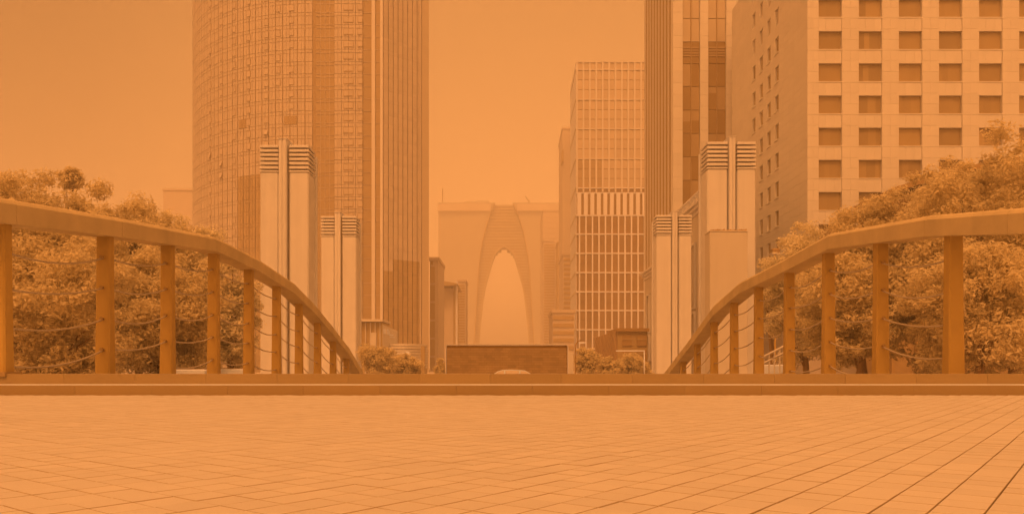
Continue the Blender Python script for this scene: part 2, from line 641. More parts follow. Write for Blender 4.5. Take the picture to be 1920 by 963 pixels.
# smooth block in front of the right pylon, spiky finials along its top
Yb = 62.0
t = thing('stone_block', 'plain smooth stone block with row of small spikes on top, before the right pylon', 'block', (PX(1366, Yb), Yb, GZ))
MB().chamfer_box(PX(1331, Yb), PX(1402, Yb), Yb, Yb + 1.6, GZ, PZ(434, Yb), 0.05).build('block', 'concrete', t)
MB().chamfer_box(PX(1331, Yb) - 0.03, PX(1402, Yb) + 0.03, Yb - 0.03, Yb + 1.63, PZ(434, Yb), PZ(432.5, Yb), 0.02).build('coping', 'concrete', t)
for k in range(17):
    xk = PX(1333 + k * 4.1, Yb)
    zt = PZ(432.5, Yb)
    h = 0.10 + 0.10 * random.random()
    MB().loft([[(xk - .06, Yb + .1, zt), (xk + .06, Yb + .1, zt), (xk + .06, Yb + .3, zt), (xk - .06, Yb + .3, zt)],
               [(xk - .09 + .05, Yb + .13, zt + h * .6), (xk + .09 + .05, Yb + .13, zt + h * .6), (xk + .09 + .05, Yb + .27, zt + h * .6), (xk - .09 + .05, Yb + .27, zt + h * .6)],
               [(xk + .05, Yb + .19, zt + h), (xk + .08, Yb + .19, zt + h), (xk + .08, Yb + .21, zt + h), (xk + .05, Yb + .21, zt + h)]]).build('spike', 'brick_dark', t)


# ================================================================== LEFT ROUND TOWER
TZc, TR, TXc = 255.0, 48.0, -53.3
TY = TZc - TR            # 207: the flat front
FLH = 3.283
ZF0 = PZ(24, TY)         # a floor line
NF_UP = 5
floors = [ZF0 + FLH * (NF_UP - k) for k in range(NF_UP + 29)]
ZTOP = floors[0] + FLH
tw = thing('office_tower', 'tall tower with curved glazed front and ribbed flat side, cut off by the frame', 'tower', (-50, 240, GZ))


def cyl(th, r=0.0):
    return Vector((TXc - (TR + r) * math.sin(th), TZc - (TR + r) * math.cos(th), 0))


# dark core behind the panels
NS = 48
poly = [(PX(592, TY), TY + 0.3)]
poly += [(q.x, q.y) for q in (cyl(R(118) * i / NS, -0.12) for i in range(1, NS + 1))]
poly += [(-70, 300), (-40, 290), (PX(803.5, 216), 216.3), (PX(713, 207.4), 207.6), (PX(592, TY) + 0.5, 207.6)]
MB().prism_z(poly, GZ, ZTOP).build('core', 'tower_core', tw)
fix_normals(bpy.data.objects['core.004'] if 'core.004' in bpy.data.objects else tw.children[0])

DTH = R(2.47)
far_p = MB()
cnt = 0


def panel_on_cyl(mb, th0, th1, z0, z1, d=0.1):
    a, b = cyl(th0), cyl(th1)
    a2, b2 = cyl(th0, d), cyl(th1, d)
    n = len(mb.v)
    for z in (z0, z1):
        mb.v += [(a.x, a.y, z), (b.x, b.y, z), (b2.x, b2.y, z), (a2.x, a2.y, z)]
    mb.f += [tuple(n + i for i in q) for q in ((0, 1, 2, 3), (7, 6, 5, 4), (0, 4, 5, 1), (1, 5, 6, 2), (2, 6, 7, 3), (3, 7, 4, 0))]


refl_patch = MB()
for bay in range(46):
    th0, th1 = DTH * bay + R(0.16), DTH * (bay + 1) - R(0.16)
    thm = (th0 + th1) / 2
    q = cyl(thm)
    px = 960 + q.x / q.y * F
    for zf in floors:
        gpx = 0.10
        z_lo = zf - FLH
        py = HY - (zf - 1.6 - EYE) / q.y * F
        dark = (448 < px < 490 and py > 325 + (px - 448) * -0.1)  # patch where a dark reflection is put into the panel colour
        tgt = refl_patch if dark else far_p
        own = False
        if not dark and bay < 13 and -10 < py < 330 and cnt < 230:
            own = True
            tgt = MB()
            cnt += 1
        half = (th0 + th1) / 2
        for (a_, b_) in ((th0, half - R(0.03)), (half + R(0.03), th1)):
            panel_on_cyl(tgt, a_, b_, zf - 0.86, zf - 0.06, 0.10)
            panel_on_cyl(tgt, a_, b_, z_lo + 0.06, zf - 0.98, 0.12)
        if own:
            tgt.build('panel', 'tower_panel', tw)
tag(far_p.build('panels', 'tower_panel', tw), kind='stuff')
tag(refl_patch.build('reflection_panels', 'tower_dark', tw), kind='stuff')

# small top hung windows in columns on the curved front
rw = random.Random(3)
for pxw in (395, 416, 440, 467, 500, 522, 547):
    ang = math.atan((pxw - 960) / F)
    # ray meets cylinder
    dx, dy = math.sin(ang), math.cos(ang)
    bb = dx * TXc + dy * TZc
    cc = TXc ** 2 + TZc ** 2 - TR ** 2
    tt = bb - math.sqrt(max(0, bb * bb - cc))
    hx, hy = dx * tt, dy * tt
    th = math.atan2(TXc - hx, TZc - hy)
    for zf in floors[2:28]:
        if rw.random() < 0.22:
            continue
        if pxw == 467 and HY - (zf - 2 - EYE) / hy * F > 320:
            continue
        if pxw == 547 and 200 < HY - (zf - 2 - EYE) / hy * F < 250:
            continue
        zc = zf - 1.98
        o_ = cyl(th, 0.14)
        openit = rw.random() < 0.05
        wdt = 1.15
        fr = piece('window', 'twin', bx(wdt + 0.26, 0.08, 1.70), 'tower_dark', tw, (o_.x, o_.y, zc), -th)
        o2 = cyl(th, 0.22)
        pn = piece('pane', 'twpane', lambda mb: mb.box(-0.575, 0.575, -0.04, 0.04, -1.45, 0.0), 'tower_panel', fr, (o2.x, o2.y, zc + 0.72))
        pn.location = (0, -0.08, 0.72)
        if openit:
            pn.rotation_euler = (R(-18), 0, 0)
for (xa, xb, ya, yb) in ((448, 463, 225, 241), (533, 557, 218, 234)):
    xm = (xa + xb) / 2
    ang = math.atan((xm - 960) / F)
    dx, dy = math.sin(ang), math.cos(ang)
    bb = dx * TXc + dy * TZc
    tt = bb - math.sqrt(bb * bb - (TXc ** 2 + TZc ** 2 - TR ** 2))
    hx, hy = dx * tt, dy * tt
    th = math.atan2(TXc - hx, TZc - hy)
    o_ = cyl(th, 0.17)
    wv = (xb - xa) / F * hy / max(0.3, math.cos(th))
    vt = piece('vent', ('vent', xa), bx(wv, 0.1, (yb - ya) / F * hy), 'tower_core', tw, (o_.x, o_.y, PZ((ya + yb) / 2, hy)), -th)
    for k in range(5):
        s_ = piece('vent_slat', ('vs', xa), bx(0.22, 0.06, (yb - ya) / F * hy - 0.2), 'tower_dark', vt, (0, 0, 0))
        s_.location = ((k - 2) * wv / 5, -0.07, 0)

# recessed glazed slot 592-627
xs0, xs1 = PX(592, TY), PX(627, TY)
sl = MB().box(xs0 + 0.02, xs1 - 0.02, TY + 0.06, TY + 0.5, GZ, ZTOP).build('glazed_slot', 'tower_dark', tw)
for k in range(1, 4):
    xk = xs0 + (xs1 - xs0) * k / 4
    MB().box(xk - 0.06, xk + 0.06, TY - 0.06, TY + 0.06, GZ, ZTOP).build('mullion', 'tower_panel', sl)
for zf in floors:
    for dz in (0.0, -0.92):
        piece('transom', 'slot_tr', bx(xs1 - xs0 - 0.06, 0.1, 0.09), 'tower_panel', sl, ((xs0 + xs1) / 2, TY + 0.0, zf + dz))

# pale clad strip 627-680 with paired windows
xa, xb = PX(627, TY), PX(680, TY)
clad = MB()
nb = 4
for zf in floors:
    for k in range(nb):
        u0, u1 = xa + (xb - xa) * k / nb + 0.05, xa + (xb - xa) * (k + 1) / nb - 0.05
        um = (u0 + u1) / 2
        for v0, v1 in ((u0, um - 0.03), (um + 0.03, u1)):
            clad.box(v0, v1, TY - 0.12, TY + 0.55, zf - 0.86, zf - 0.05)
            clad.box(v0, v1, TY - 0.12, TY + 0.55, zf - FLH + 0.05, zf - 0.96)
tag(clad.build('cladding', 'tower_panel', tw), kind='stuff')
for zf in floors[2:27]:
    for pxw in (649, 658, 675.5):
        fr = piece('window', 'fwin', bx(1.40, 0.10, 1.62), 'tower_dark', tw, (PX(pxw, TY), TY - 0.16, zf - 1.95))
        pn = piece('pane', 'fwpane', bx(1.12, 0.10, 1.34), 'tower_panel', fr, (0, 0, 0))
        pn.location = (0, -0.08, 0.02)

# dark strips and piers 680-718
for (u0, u1, mt, y0, nm) in ((680, 697, 'tower_dark', TY + 0.25, 'dark_strip'), (697, 703.5, 'tower_pier', TY - 0.35, 'pier'), (703.5, 713, 'tower_dark', TY + 0.25, 'dark_strip'), (713, 718, 'tower_pier', TY - 0.25, 'pier')):
    o = MB().box(PX(u0, TY), PX(u1, TY), y0, TY + 0.9, GZ, ZTOP).build(nm, mt, tw)
    if nm == 'dark_strip':
        for zf in floors:
            piece('transom', ('ds', u0), bx(PX(u1, TY) - PX(u0, TY) - 0.04, 0.12, 0.10), 'tower_panel', o, (PX((u0 + u1) / 2, TY), y0 - 0.06, zf))

# ribbed side 718-790, turning away a little
pA, pB = Vector((PX(718, 207.3), 207.3)), Vector((PX(790, 214.6), 214.6))
dA = (pB - pA)
LA = dA.length
dA.normalize()
nA = Vector((dA.y, -dA.x))
ribp, rib_refl = MB(), MB()
ncol = 8
for k in range(ncol):
    s0, s1 = LA * k / ncol + 0.13, LA * (k + 1) / ncol - 0.13
    c_ = pA + dA * ((s0 + s1) / 2)
    px = 960 + c_.x / c_.y * F
    for zf in floors:
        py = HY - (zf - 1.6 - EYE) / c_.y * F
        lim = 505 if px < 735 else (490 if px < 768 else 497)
        mb = rib_refl if py > lim else ribp  # panels below the stepped line carry another building's reflection as darker colour
        for (z0, z1) in ((zf - 0.9, zf - 0.02), (zf - FLH + 0.02, zf - 0.95)):
            mb.frame((c_.x, c_.y, z0), (dA.x, dA.y, 0), (0, 0, 1), (nA.x, nA.y, 0), s1 - s0, z1 - z0, 0.5)
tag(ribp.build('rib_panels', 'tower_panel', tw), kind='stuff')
tag(rib_refl.build('rib_reflection', 'tower_dark', tw), kind='stuff')
pC = Vector((PX(804, 216), 216))
dd = (pC - pB)
MB().frame(((pB.x + pC.x) / 2, (pB.y + pC.y) / 2, GZ), (dd.normalized().x, dd.normalized().y, 0), (0, 0, 1), (nA.x, nA.y, 0), dd.length - 0.1, ZTOP - GZ, 0.35).build('corner_glass', 'bay_glass_a', tw)
MB().box(PX(787, 214), PX(789.5, 214), 213.6, 214.2, GZ, ZTOP).build('corner_fin', 'tower_panel', tw)

# podium with ribbed curved wall and a sign box at the foot of the tower
Yp = 150.0
t = thing('podium_pavilion', 'low podium with ribbed curved wall and round pale emblem at tower foot', 'building', (PX(740, Yp), Yp, GZ))
ring = [(PX(716 + 78 * i / 12, Yp), Yp + 6 - 7 * math.sin(math.pi * (0.12 + 0.80 * i / 12))) for i in range(13)]
for k in range(9):
    zt = PZ(690 - k * 5.2, Yp)
    pts = [(x, y - 0.12 * (k % 2)) for x, y in ring]
    m = MB()
    m.loft([[(x, y, zt) for x, y in pts] + [(PX(794, Yp), Yp + 8, zt), (PX(716, Yp), Yp + 8, zt)],
            [(x, y, zt + 0.46) for x, y in pts] + [(PX(794, Yp), Yp + 8, zt + 0.46), (PX(716, Yp), Yp + 8, zt + 0.46)]])
    fix_normals(m.build('wall_band', 'concrete', t))
MB().box(PX(717, Yp), PX(793, Yp), Yp + 2.6, Yp + 7.9, GZ, PZ(648, Yp)).build('core', 'far_dark', t)
m = MB()
cx, cz = PX(765, Yp), PZ(668, Yp)
m.prism_y([(cx + 0.75 * math.cos(a), cz + 1.0 * math.sin(a)) for a in (2 * math.pi * i / 16 for i in range(16))], Yp - 1.9, Yp - 0.6)
fix_normals(m.build('emblem', 'white_paint', t))

Yq = 148.0
t = thing('sign_box', 'slanted sign box with pale lettering strokes above the podium', 'sign', (PX(732, Yq), Yq, GZ))
m = MB()
m.loft([[(PX(717, Yq), Yq, PZ(648, Yq)), (PX(743, Yq + 6), Yq + 6, PZ(652, Yq)), (PX(743, Yq + 6), Yq + 8, PZ(652, Yq)), (PX(717, Yq), Yq + 2, PZ(648, Yq))],
        [(PX(717, Yq), Yq, PZ(608, Yq)), (PX(743, Yq + 6), Yq + 6, PZ(617, Yq)), (PX(743, Yq + 6), Yq + 8, PZ(617, Yq)), (PX(717, Yq), Yq + 2, PZ(608, Yq))]])
fix_normals(m.build('box', 'concrete', t))
ux = Vector((PX(743, Yq + 6) - PX(717, Yq), 6, 0)).normalized()
un = Vector((ux.y, -ux.x, 0))
for (s0, w_, z0, h_) in ((0.5, .16, 616, .95), (0.95, .16, 616, .95), (0.72, .5, 624, .16), (1.6, .15, 616.5, .9), (2.0, .15, 616.5, .9), (1.8, .45, 617, .15), (2.4, .15, 618, .8), (3.0, 2.0, 627, .18), (3.4, 2.2, 631, .12)):
    q = Vector((PX(717, Yq), Yq, 0)) + ux * (s0 * 1.25) + un * 0.04
    MB().frame((q.x, q.y, PZ(z0 + 9 * (h_ > .5), Yq)), ux, (0, 0, 1), un, w_, h_, 0.1).build('stroke', 'white_paint', t)
m = MB()
for x_ in (PX(719, Yq) + 0.3, PX(741, Yq + 6)):
    m.box(x_, x_ + 0.3, Yq + 5.4, Yq + 5.8, GZ, PZ(650, Yq))
m.build('legs', 'metal_dark', t)

Yr = 158.0
t = thing('entrance_canopy', 'flat roofed glazed entrance block between rear left pylon and the sign', 'building', (PX(695, Yr), Yr, GZ))
MB().box(PX(672, Yr), PX(717, Yr), Yr, Yr + 9, GZ, PZ(604, Yr)).build('wall', 'far_dark', t)
MB().box(PX(668, Yr), PX(719, Yr), Yr - 1.2, Yr + 9.5, PZ(603, Yr), PZ(598.5, Yr)).build('roof', 'concrete', t)
for k in range(5):
    MB().box(PX(676 + 9 * k, Yr), PX(677.6 + 9 * k, Yr), Yr - 0.3, Yr, GZ, PZ(604, Yr)).build('column', 'concrete', t)
MB().box(PX(694, Yr), PX(706, Yr), Yr - 0.25, Yr, PZ(650, Yr), PZ(623, Yr)).build('wall_panel', 'concrete', t)


# ================================================================== HOTEL BLOCK ON THE RIGHT
HYp = 90.0
HX0 = PX(1514, HYp)
HX1 = HX0 + 46.0
HZT = 56.0
HB = 121.0
ht = thing('hotel_block', 'pale stone office block with grid of square dark windows behind the trees', 'building', (HX0 + 10, HYp + 10, GZ))
MB().box(HX0 + 0.30, HX1, HYp + 0.42, HB, GZ, HZT).build('core', 'hotel_core', ht)
WPX0, WPIT, WW = PX(1535.5, HYp), 75.2 / F * HYp, 43.0 / F * HYp
ROWT, RPIT, WH = PZ(58.5, HYp), 60.3 / F * HYp, 33.5 / F * HYp
ncols, rows = 9, list(range(-4, 9))
pil = MB()
# pilasters in stone panels: the corner strip and one after each window column
strips = [(HX0, WPX0 - 0.03)] + [(WPX0 + WW + k * WPIT + 0.03, WPX0 + (k + 1) * WPIT - 0.03) for k in range(ncols)]
for si, (x0, x1) in enumerate(strips):
    for r in rows:
        for q in range(3):
            z1 = ROWT - r * RPIT + 0.25 - q * RPIT / 3
            z0 = z1 - RPIT / 3 + 0.018
            if z1 > HZT:
                continue
            halves = ((x0, x1),) if q == 1 else ((x0, (x0 + x1) / 2 - 0.006), ((x0 + x1) / 2 + 0.006, x1))
            vis = si < 6 and 0 <= r <= 5
            if vis:
                m = MB()
                for a_, b_ in halves:
                    m.box(a_, b_, HYp, HYp + 0.42, z0, z1)
                m.build('stone_panel', 'hotel_stone', ht)
            else:
                for a_, b_ in halves:
                    pil.box(a_, b_, HYp, HYp + 0.42, z0, z1)
for k in range(ncols):
    x0 = WPX0 + k * WPIT
    for r in rows:
        zt = ROWT - r * RPIT
        if zt + 1 > HZT:
            continue
        zb = zt - WH
        # spandrel between this window and the one below, slightly behind the pilasters
        zsp = zt - RPIT
        for a_, b_ in ((0, .30), (.30, .70), (.70, 1)):
            pil.box(x0 + WW * a_ + 0.006, x0 + WW * b_ - 0.006, HYp + 0.07, HYp + 0.42, zsp + 0.02, zb - 0.13)
        if r > 7 or k > 6:
            continue
        wn = piece('window', 'hwin', bx(WW - 0.04, 0.06, WH), 'dark_pane', ht, (x0 + WW / 2, HYp + 0.40, (zt + zb) / 2))
        piece('sill', 'hsill', bx(WW + 0.1, 0.36, 0.12), 'hotel_stone', wn, (x0 + WW / 2, HYp + 0.20, zb - 0.07))
        rc = random.Random(k * 31 + r)
        if rc.random() < 0.75:
            cw = rc.uniform(0.25, 0.6)
            cx = x0 + WW * rc.uniform(0.2, 0.7)
            MB().box(max(x0 + .1, cx - cw), min(x0 + WW - .1, cx + cw), HYp + 0.360, HYp + 0.368, zb + 0.05, zt - 0.04).build('curtain', 'dark_pane', wn)
        f_ = MB()
        f_.box(x0 + 0.02, x0 + 0.10, HYp + 0.345, HYp + 0.372, zb, zt).box(x0 + WW - 0.10, x0 + WW - 0.02, HYp + 0.345, HYp + 0.372, zb, zt).box(x0 + 0.1, x0 + WW - 0.1, HYp + 0.345, HYp + 0.372, zt - 0.08, zt)
        f_.build('frame', 'tower_core', wn)
# side wall towards the axis
sw = MB()
yy = [HYp + 0.43 + 1.91 * k for k in range(17)]
wins = [100.4, 103.5, 106.7, 109.9]
sidew = 1.35


def side_holes(y0, y1, z0, z1):
    return False


for r in range(-4, 9):
    zt = ROWT - r * RPIT - 0.1
    zb = zt - WH
    if zt > HZT - 0.5:
        continue
    # courses: above, at and below windows
    edges = [HYp + 0.43]
    for wy in wins:
        edges += [wy - sidew / 2, wy + sidew / 2]
    edges.append(HB)
    for (c0, c1) in ((zt + (RPIT - WH) / 2, zt + (RPIT - WH)), (zt, zt + (RPIT - WH) / 2)):
        y = HYp + 0.43
        k = 0
        while y < HB - 0.2:
            y2 = min(HB, y + 1.9)
            sw.box(HX0, HX0 + 0.3, y + 0.008, y2 - 0.008, c0 + 0.008, c1 - 0.008)
            y = y2
    for e0, e1 in zip(edges[0::2], edges[1::2]):
        for c0, c1 in ((zb, zb + WH / 2), (zb + WH / 2, zt)):
            n = max(1, round((e1 - e0) / 1.9))
            for k in range(n):
                a_, b_ = e0 + (e1 - e0) * k / n, e0 + (e1 - e0) * (k + 1) / n
                sw.box(HX0, HX0 + 0.3, a_ + 0.008, b_ - 0.008, c0 + 0.008, c1 - 0.008)
    if -1 <= r <= 8:
        for wy in wins:
            wn = piece('window', 'hwin2', bx(0.06, sidew, WH), 'dark_pane', ht, (HX0 + 0.27, wy, (zt + zb) / 2))
            piece('sill', 'hsill2', bx(0.42, sidew + 0.14, 0.12), 'hotel_stone', wn, (HX0 + 0.06, wy, zb - 0.06))
tag(pil.build('stone_cladding', 'hotel_stone', ht), kind='stuff')
tag(sw.build('side_cladding', 'hotel_stone', ht), kind='stuff')

# ================================================================== RIBBED TOWER BEHIND THE HOTEL
RY = 125.0
rt = thing('ribbed_tower', 'dark ribbed tower with two tall glazed bays between pale stone piers', 'tower', (PX(1310, RY), RY + 10, GZ))
RX0, RX1 = PX(1262, RY), PX(1385, RY)
RZT = 75.0
MB().box(RX0 + 0.4, RX1, RY + 0.6, 152, GZ, RZT).build('core', 'tower_core', rt)
for u0, u1 in ((1262, 1280), (1313, 1328), (1362, 1385)):
    x0, x1 = PX(u0, RY), PX(u1, RY)
    z = GZ
    k = 0
    while z < RZT:
        h = 1.9
        m = MB().box(x0, x1, RY, RY + 0.7, z + 0.012, z + h - 0.012)
        m.build('pier_block', 'hotel_stone', rt)
        z += h
gl_rows = [(-70, -35), (-35, -8), (-8, 33), (33, 77), (77, 118), (118, 161), (161, 205), (205, 249), (249, 293), (293, 337), (337, 381), (381, 425), (425, 470), (470, 515), (515, 560), (560, 610), (610, 660), (660, 710)]
M('bay_glass_b', (166, 90, 28), 0.2, 0.12, 0.3, 0, 0.5)
M('bay_glass_c', (186, 106, 42), 0.2, 0.14, 0.3, 0, 0.5)
rr = random.Random(21)
for b0, b1 in ((1280, 1313), (1328, 1362)):
    for ri, (y0, y1) in enumerate(gl_rows):
        for h in range(2):
            u0 = b0 + (b1 - b0) * h / 2 + 0.5
            u1 = b0 + (b1 - b0) * (h + 1) / 2 - 0.5
            mt = 'bay_glass_a' if ri < 4 else rr.choice(['bay_glass_b', 'bay_glass_b', 'bay_glass_c'])
            zz0, zz1 = PZ(y1, RY) + 0.06, PZ(y0, RY) - 0.06
            pane = MB().box(PX(u0, RY), PX(u1, RY), RY + 0.42, RY + 0.52, zz0, zz1).build('pane', mt, rt)
            if ri == 4:
                for k in range(4):
                    zc = PZ(88 + 5 * k, RY)
                    MB().box(PX(u0, RY), PX(u1, RY), RY + 0.32, RY + 0.41, zc - 0.12, zc + 0.12).build('louvre', 'tower_core', pane)
            elif ri > 4 and rr.random() < 0.5:
                sp = rr.uniform(0.25, 0.5)
                MB().box(PX(u0, RY) + 0.05, PX(u1, RY) - 0.05, RY + 0.405, RY + 0.415, zz0 + (zz1 - zz0) * (1 - sp), zz1 - 0.03).build('blind', 'bay_glass_c', pane)
    MB().box(PX((b0 + b1) / 2 - 0.7, RY), PX((b0 + b1) / 2 + 0.7, RY), RY + 0.22, RY + 0.5, GZ, RZT).build('mullion', 'tower_core', rt)
# fins along the receding side
for k in range(10):
    y = RY + 1.2 + k * 2.8
    MB().box(RX0 + 0.1, RX0 + 0.4, y - 0.9, y + 0.9, GZ, RZT).build('side_panel', 'far_dark', rt)
    MB().box(RX0 - 0.14, RX0 + 0.12, y - 0.5, y - 0.1, GZ, RZT).build('fin', 'concrete', rt)

# ================================================================== GRID TOWER IN THE MIDDLE
MY = 330.0
ms = MY / F
mt_ = thing('grid_tower', 'slim tower with white vertical fins over dark glass, flat top in view', 'tower', (PX(1150, MY), MY + 10, GZ))
MX0, MX1 = PX(1080, MY), PX(1262, MY)
MZT = PZ(116, MY)
MB().box(MX0 + 0.3, MX1, MY + 0.8, 362, GZ, MZT - 0.3).build('core', 'mid_dark', mt_)
side_px = [PZ(y, MY) for y in (130, 186, 241, 297, 352, 403, 438, 474, 510, 546, 581, 617, 653)]
MB().box(MX0, MX0 + 0.3, MY + 0.8, 362, GZ, MZT).build('side_wall', 'fin_white', mt_)
for z in side_px:
    MB().box(MX0 - 0.25, MX0 + 0.05, MY + 0.2, 362.2, z - 0.35, z + 0.25).build('side_band', 'concrete', mt_)
bands = [(116, 1.2), (130, 1.4), (186, 1.4), (241, 1.4), (297, 1.4), (352, 1.4), (361, 1.6), (403, 1.8), (438, 1.8), (474, 1.8), (510, 1.8), (546, 1.8), (581, 1.8), (617, 1.8), (653, 1.8), (690, 1.8)]
for y, hpx in bands:
    MB().box(MX0, MX1, MY - 0.05, MY + 0.8, PZ(y + hpx, MY), PZ(y - hpx * 0.3, MY)).build('band', 'tower_pier' if y < 350 else 'fin_white', mt_)
NC = 15
for k in range(NC):
    xu, xl = PX(1082 + 12.0 * k, MY), PX(1086.5 + 12.2 * k, MY)
    MB().box(xu - 0.36, xu + 0.36, MY - 0.25, MY + 0.7, PZ(360, MY), MZT).build('fin', 'tower_pier', mt_)
    MB().box(xl - 0.30, xl + 0.30, MY - 0.25, MY + 0.7, GZ, PZ(404, MY)).build('fin', 'fin_white', mt_)
    x3 = xl
    MB().box(x3 - 0.9, x3 + 0.75, MY - 0.15, MY + 0.7, PZ(403, MY), PZ(361, MY)).build('pier', 'fin_white', mt_)
rr = random.Random(5)
for (y0, hp0), (y1, hp1) in zip(bands, bands[1:]):
    for k in range(NC - 1):
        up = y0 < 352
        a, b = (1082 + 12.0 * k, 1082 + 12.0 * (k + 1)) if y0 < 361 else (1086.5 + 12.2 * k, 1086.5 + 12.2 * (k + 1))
        mt = 'mid_pane' if up else 'mid_dark'  # upper panes paler: sky reflection put into the glass colour
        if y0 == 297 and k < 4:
            mt = 'bay_glass_c'  # darker reflection painted as a tint on these few panes
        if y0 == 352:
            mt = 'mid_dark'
        w_ = PX(b, MY) - PX(a, MY) - 0.7
        zz0, zz1 = PZ(y1, MY), PZ(y0 + hp0, MY)
        nfl = 3 if up and y0 > 116 else (2 if y0 >= 403 else 1)
        m = MB()
        for q in range(nfl):
            m.box(PX(a, MY) + 0.33, PX(b, MY) - 0.33, MY + 0.35, MY + 0.5, zz0 + (zz1 - zz0) * q / nfl + 0.12, zz0 + (zz1 - zz0) * (q + 1) / nfl - 0.12)
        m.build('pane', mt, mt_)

# paler tower behind it, and the stepped blocks between it and the gate
def slab_tower(name, label, cat, px0, px1, top, Y, depth, wall, dark, nband, band_px, group=None, side_px=None, winrows=0):
    t = thing(name, label, cat, (PX((px0 + px1) / 2, Y), Y + depth / 2, GZ), group)
    MB().box(PX(px0, Y), PX(px1, Y), Y, Y + depth, GZ, PZ(top, Y)).build('wall', wall, t)
    for k in range(nband):
        y = top + 6 + k * band_px
        if y > 690:
            break
        MB().box(PX(px0 + 1.2, Y), PX(px1 - 1.2, Y), Y - 0.3, Y, PZ(y + band_px * 0.5, Y), PZ(y, Y)).build('window_band', dark, t)
    MB().box(PX(px0, Y) - 0.4, PX(px1, Y) + 0.4, Y - 0.5, Y + depth + 0.4, PZ(top, Y), PZ(top, Y) + 1.2).build('parapet', wall, t)
    return t


t = slab_tower('slab_tower', 'faint pale plain tower rising just left of the white finned tower', 'tower', 1055, 1082, 242, 480, 40, 'far_wall', 'far_wall', 0, 10)
MB().box(PX(1053, 480), PX(1056, 480), 476, 486, PZ(306, 480), PZ(284, 480)).build('roof_sign', 'far_dark', t)
for k in range(9):
    MB().box(PX(1057 + 3 * k, 480), PX(1058.2 + 3 * k, 480), 479.5, 480, GZ, PZ(250, 480)).build('fin', 'far_wall', t)
slab_tower('stepped_block', 'hazy block with dark window bands right of the arch, upper roof step', 'building', 1018, 1049, 396, 640, 60, 'far_wall', 'far_wall', 26, 10)
slab_tower('stepped_block', 'hazy darker banded block right of the arch, lower roof step', 'building', 1019, 1041, 452, 600, 30, 'far_wall', 'far_dark', 40, 5.2)
slab_tower('stepped_block', 'narrow dark hazy strip tower between arch and finned tower', 'building', 1046, 1054, 455, 570, 30, 'far_dark', 'far_dark', 0, 8)
slab_tower('banded_block', 'hazy banded mid rise block left of the white finned tower foot', 'building', 1056, 1078, 478, 420, 40, 'far_wall', 'far_dark', 20, 9)
t = slab_tower('striped_lowrise', 'low pale block with wide dark window stripes right of the arch', 'building', 1036, 1077, 586, 300, 30, 'far_wall', 'far_dark', 9, 14)
for k in range(12):
    MB().box(PX(1037 + 3.4 * k, 300), PX(1037.7 + 3.4 * k, 300), 300, 300.4, PZ(586, 300), PZ(580, 300)).build('roof_post', 'far_wall', t)

# left of the gate
t = slab_tower('narrow_tower', 'narrow pale tower with tall dark windows beside the ribbed glass tower', 'tower', 806, 822, 488, 290, 25, 'far_wall', 'far_dark', 0, 10)
for k in range(6):
    MB().box(PX(807, 290), PX(815.5, 290), 289.6, 290, PZ(530 + k * 34, 290), PZ(500 + k * 34, 290)).build('window', 'far_dark', t)
MB().box(PX(808, 290), PX(812, 290), 289.5, 290, PZ(496, 290), PZ(490, 290)).build('vent', 'far_dark', t)
t = slab_tower('flat_roof_block', 'pale block with dark overhanging roof slab left of the arch', 'building', 824, 850, 545, 380, 30, 'far_wall', 'far_dark', 0, 10)
MB().prism_y([(PX(822, 380), PZ(527, 380)), (PX(858, 380), PZ(533, 380)), (PX(858, 380), PZ(536, 380)), (PX(822, 380), PZ(538, 380))], 374, 412).build('roof_slab', 'far_dark', t)
MB().box(PX(826, 380), PX(846, 380), 380.5, 405, PZ(545, 380), PZ(537, 380)).build('attic', 'far_dark', t)
MB().box(PX(850, 380), PX(854.5, 380), 380.2, 400, GZ, PZ(536, 380)).build('dark_strip', 'far_dark', t)
MB().box(PX(854.5, 380), PX(858, 380), 379, 381, GZ, PZ(527, 380)).build('mast_pier', 'fin_white', t)
slab_tower('balcony_tower', 'slim hazy tower with many small floors close to the arch', 'tower', 858, 873, 528, 430, 20, 'far_wall', 'far_dark', 30, 5)
slab_tower('rear_slab', 'faint pale slab roof seen between the left trees and rounded tower', 'building', 306, 372, 357, 430, 40, 'far_wall', 'far_wall', 0, 10)
slab_tower('rear_slab', 'very faint pale tower edge behind the narrow tower, with thin mast', 'tower', 823, 860, 390, 1010, 30, 'far_wall', 'far_wall', 0, 10)

# ================================================================== ARCHED GATE TOWER
GY = 900.0
gs = GY / F
gt = thing('gate_tower', 'huge hazy twin tower joined at the top, forming a pointed arch', 'tower', (PX(945, GY), GY + 30, GZ))
OUT = [(380, 17), (388, 20), (397, 23.5), (407, 27.5), (417, 31), (427, 34), (437, 36.5), (459, 41), (480, 44.5), (500, 47), (540, 49.5), (577, 51.5), (610, 54), (644, 56), (690, 59)]
INN = [(461, 0.01), (462, 3), (465, 8), (469, 12.5), (474, 17), (485, 21.5), (499, 25.5), (517, 31), (537, 36), (557, 39.5), (577, 42), (610, 45.5), (644, 48), (690, 50)]


def gp(px, py):
    return (PX(px, GY), PZ(py, GY))


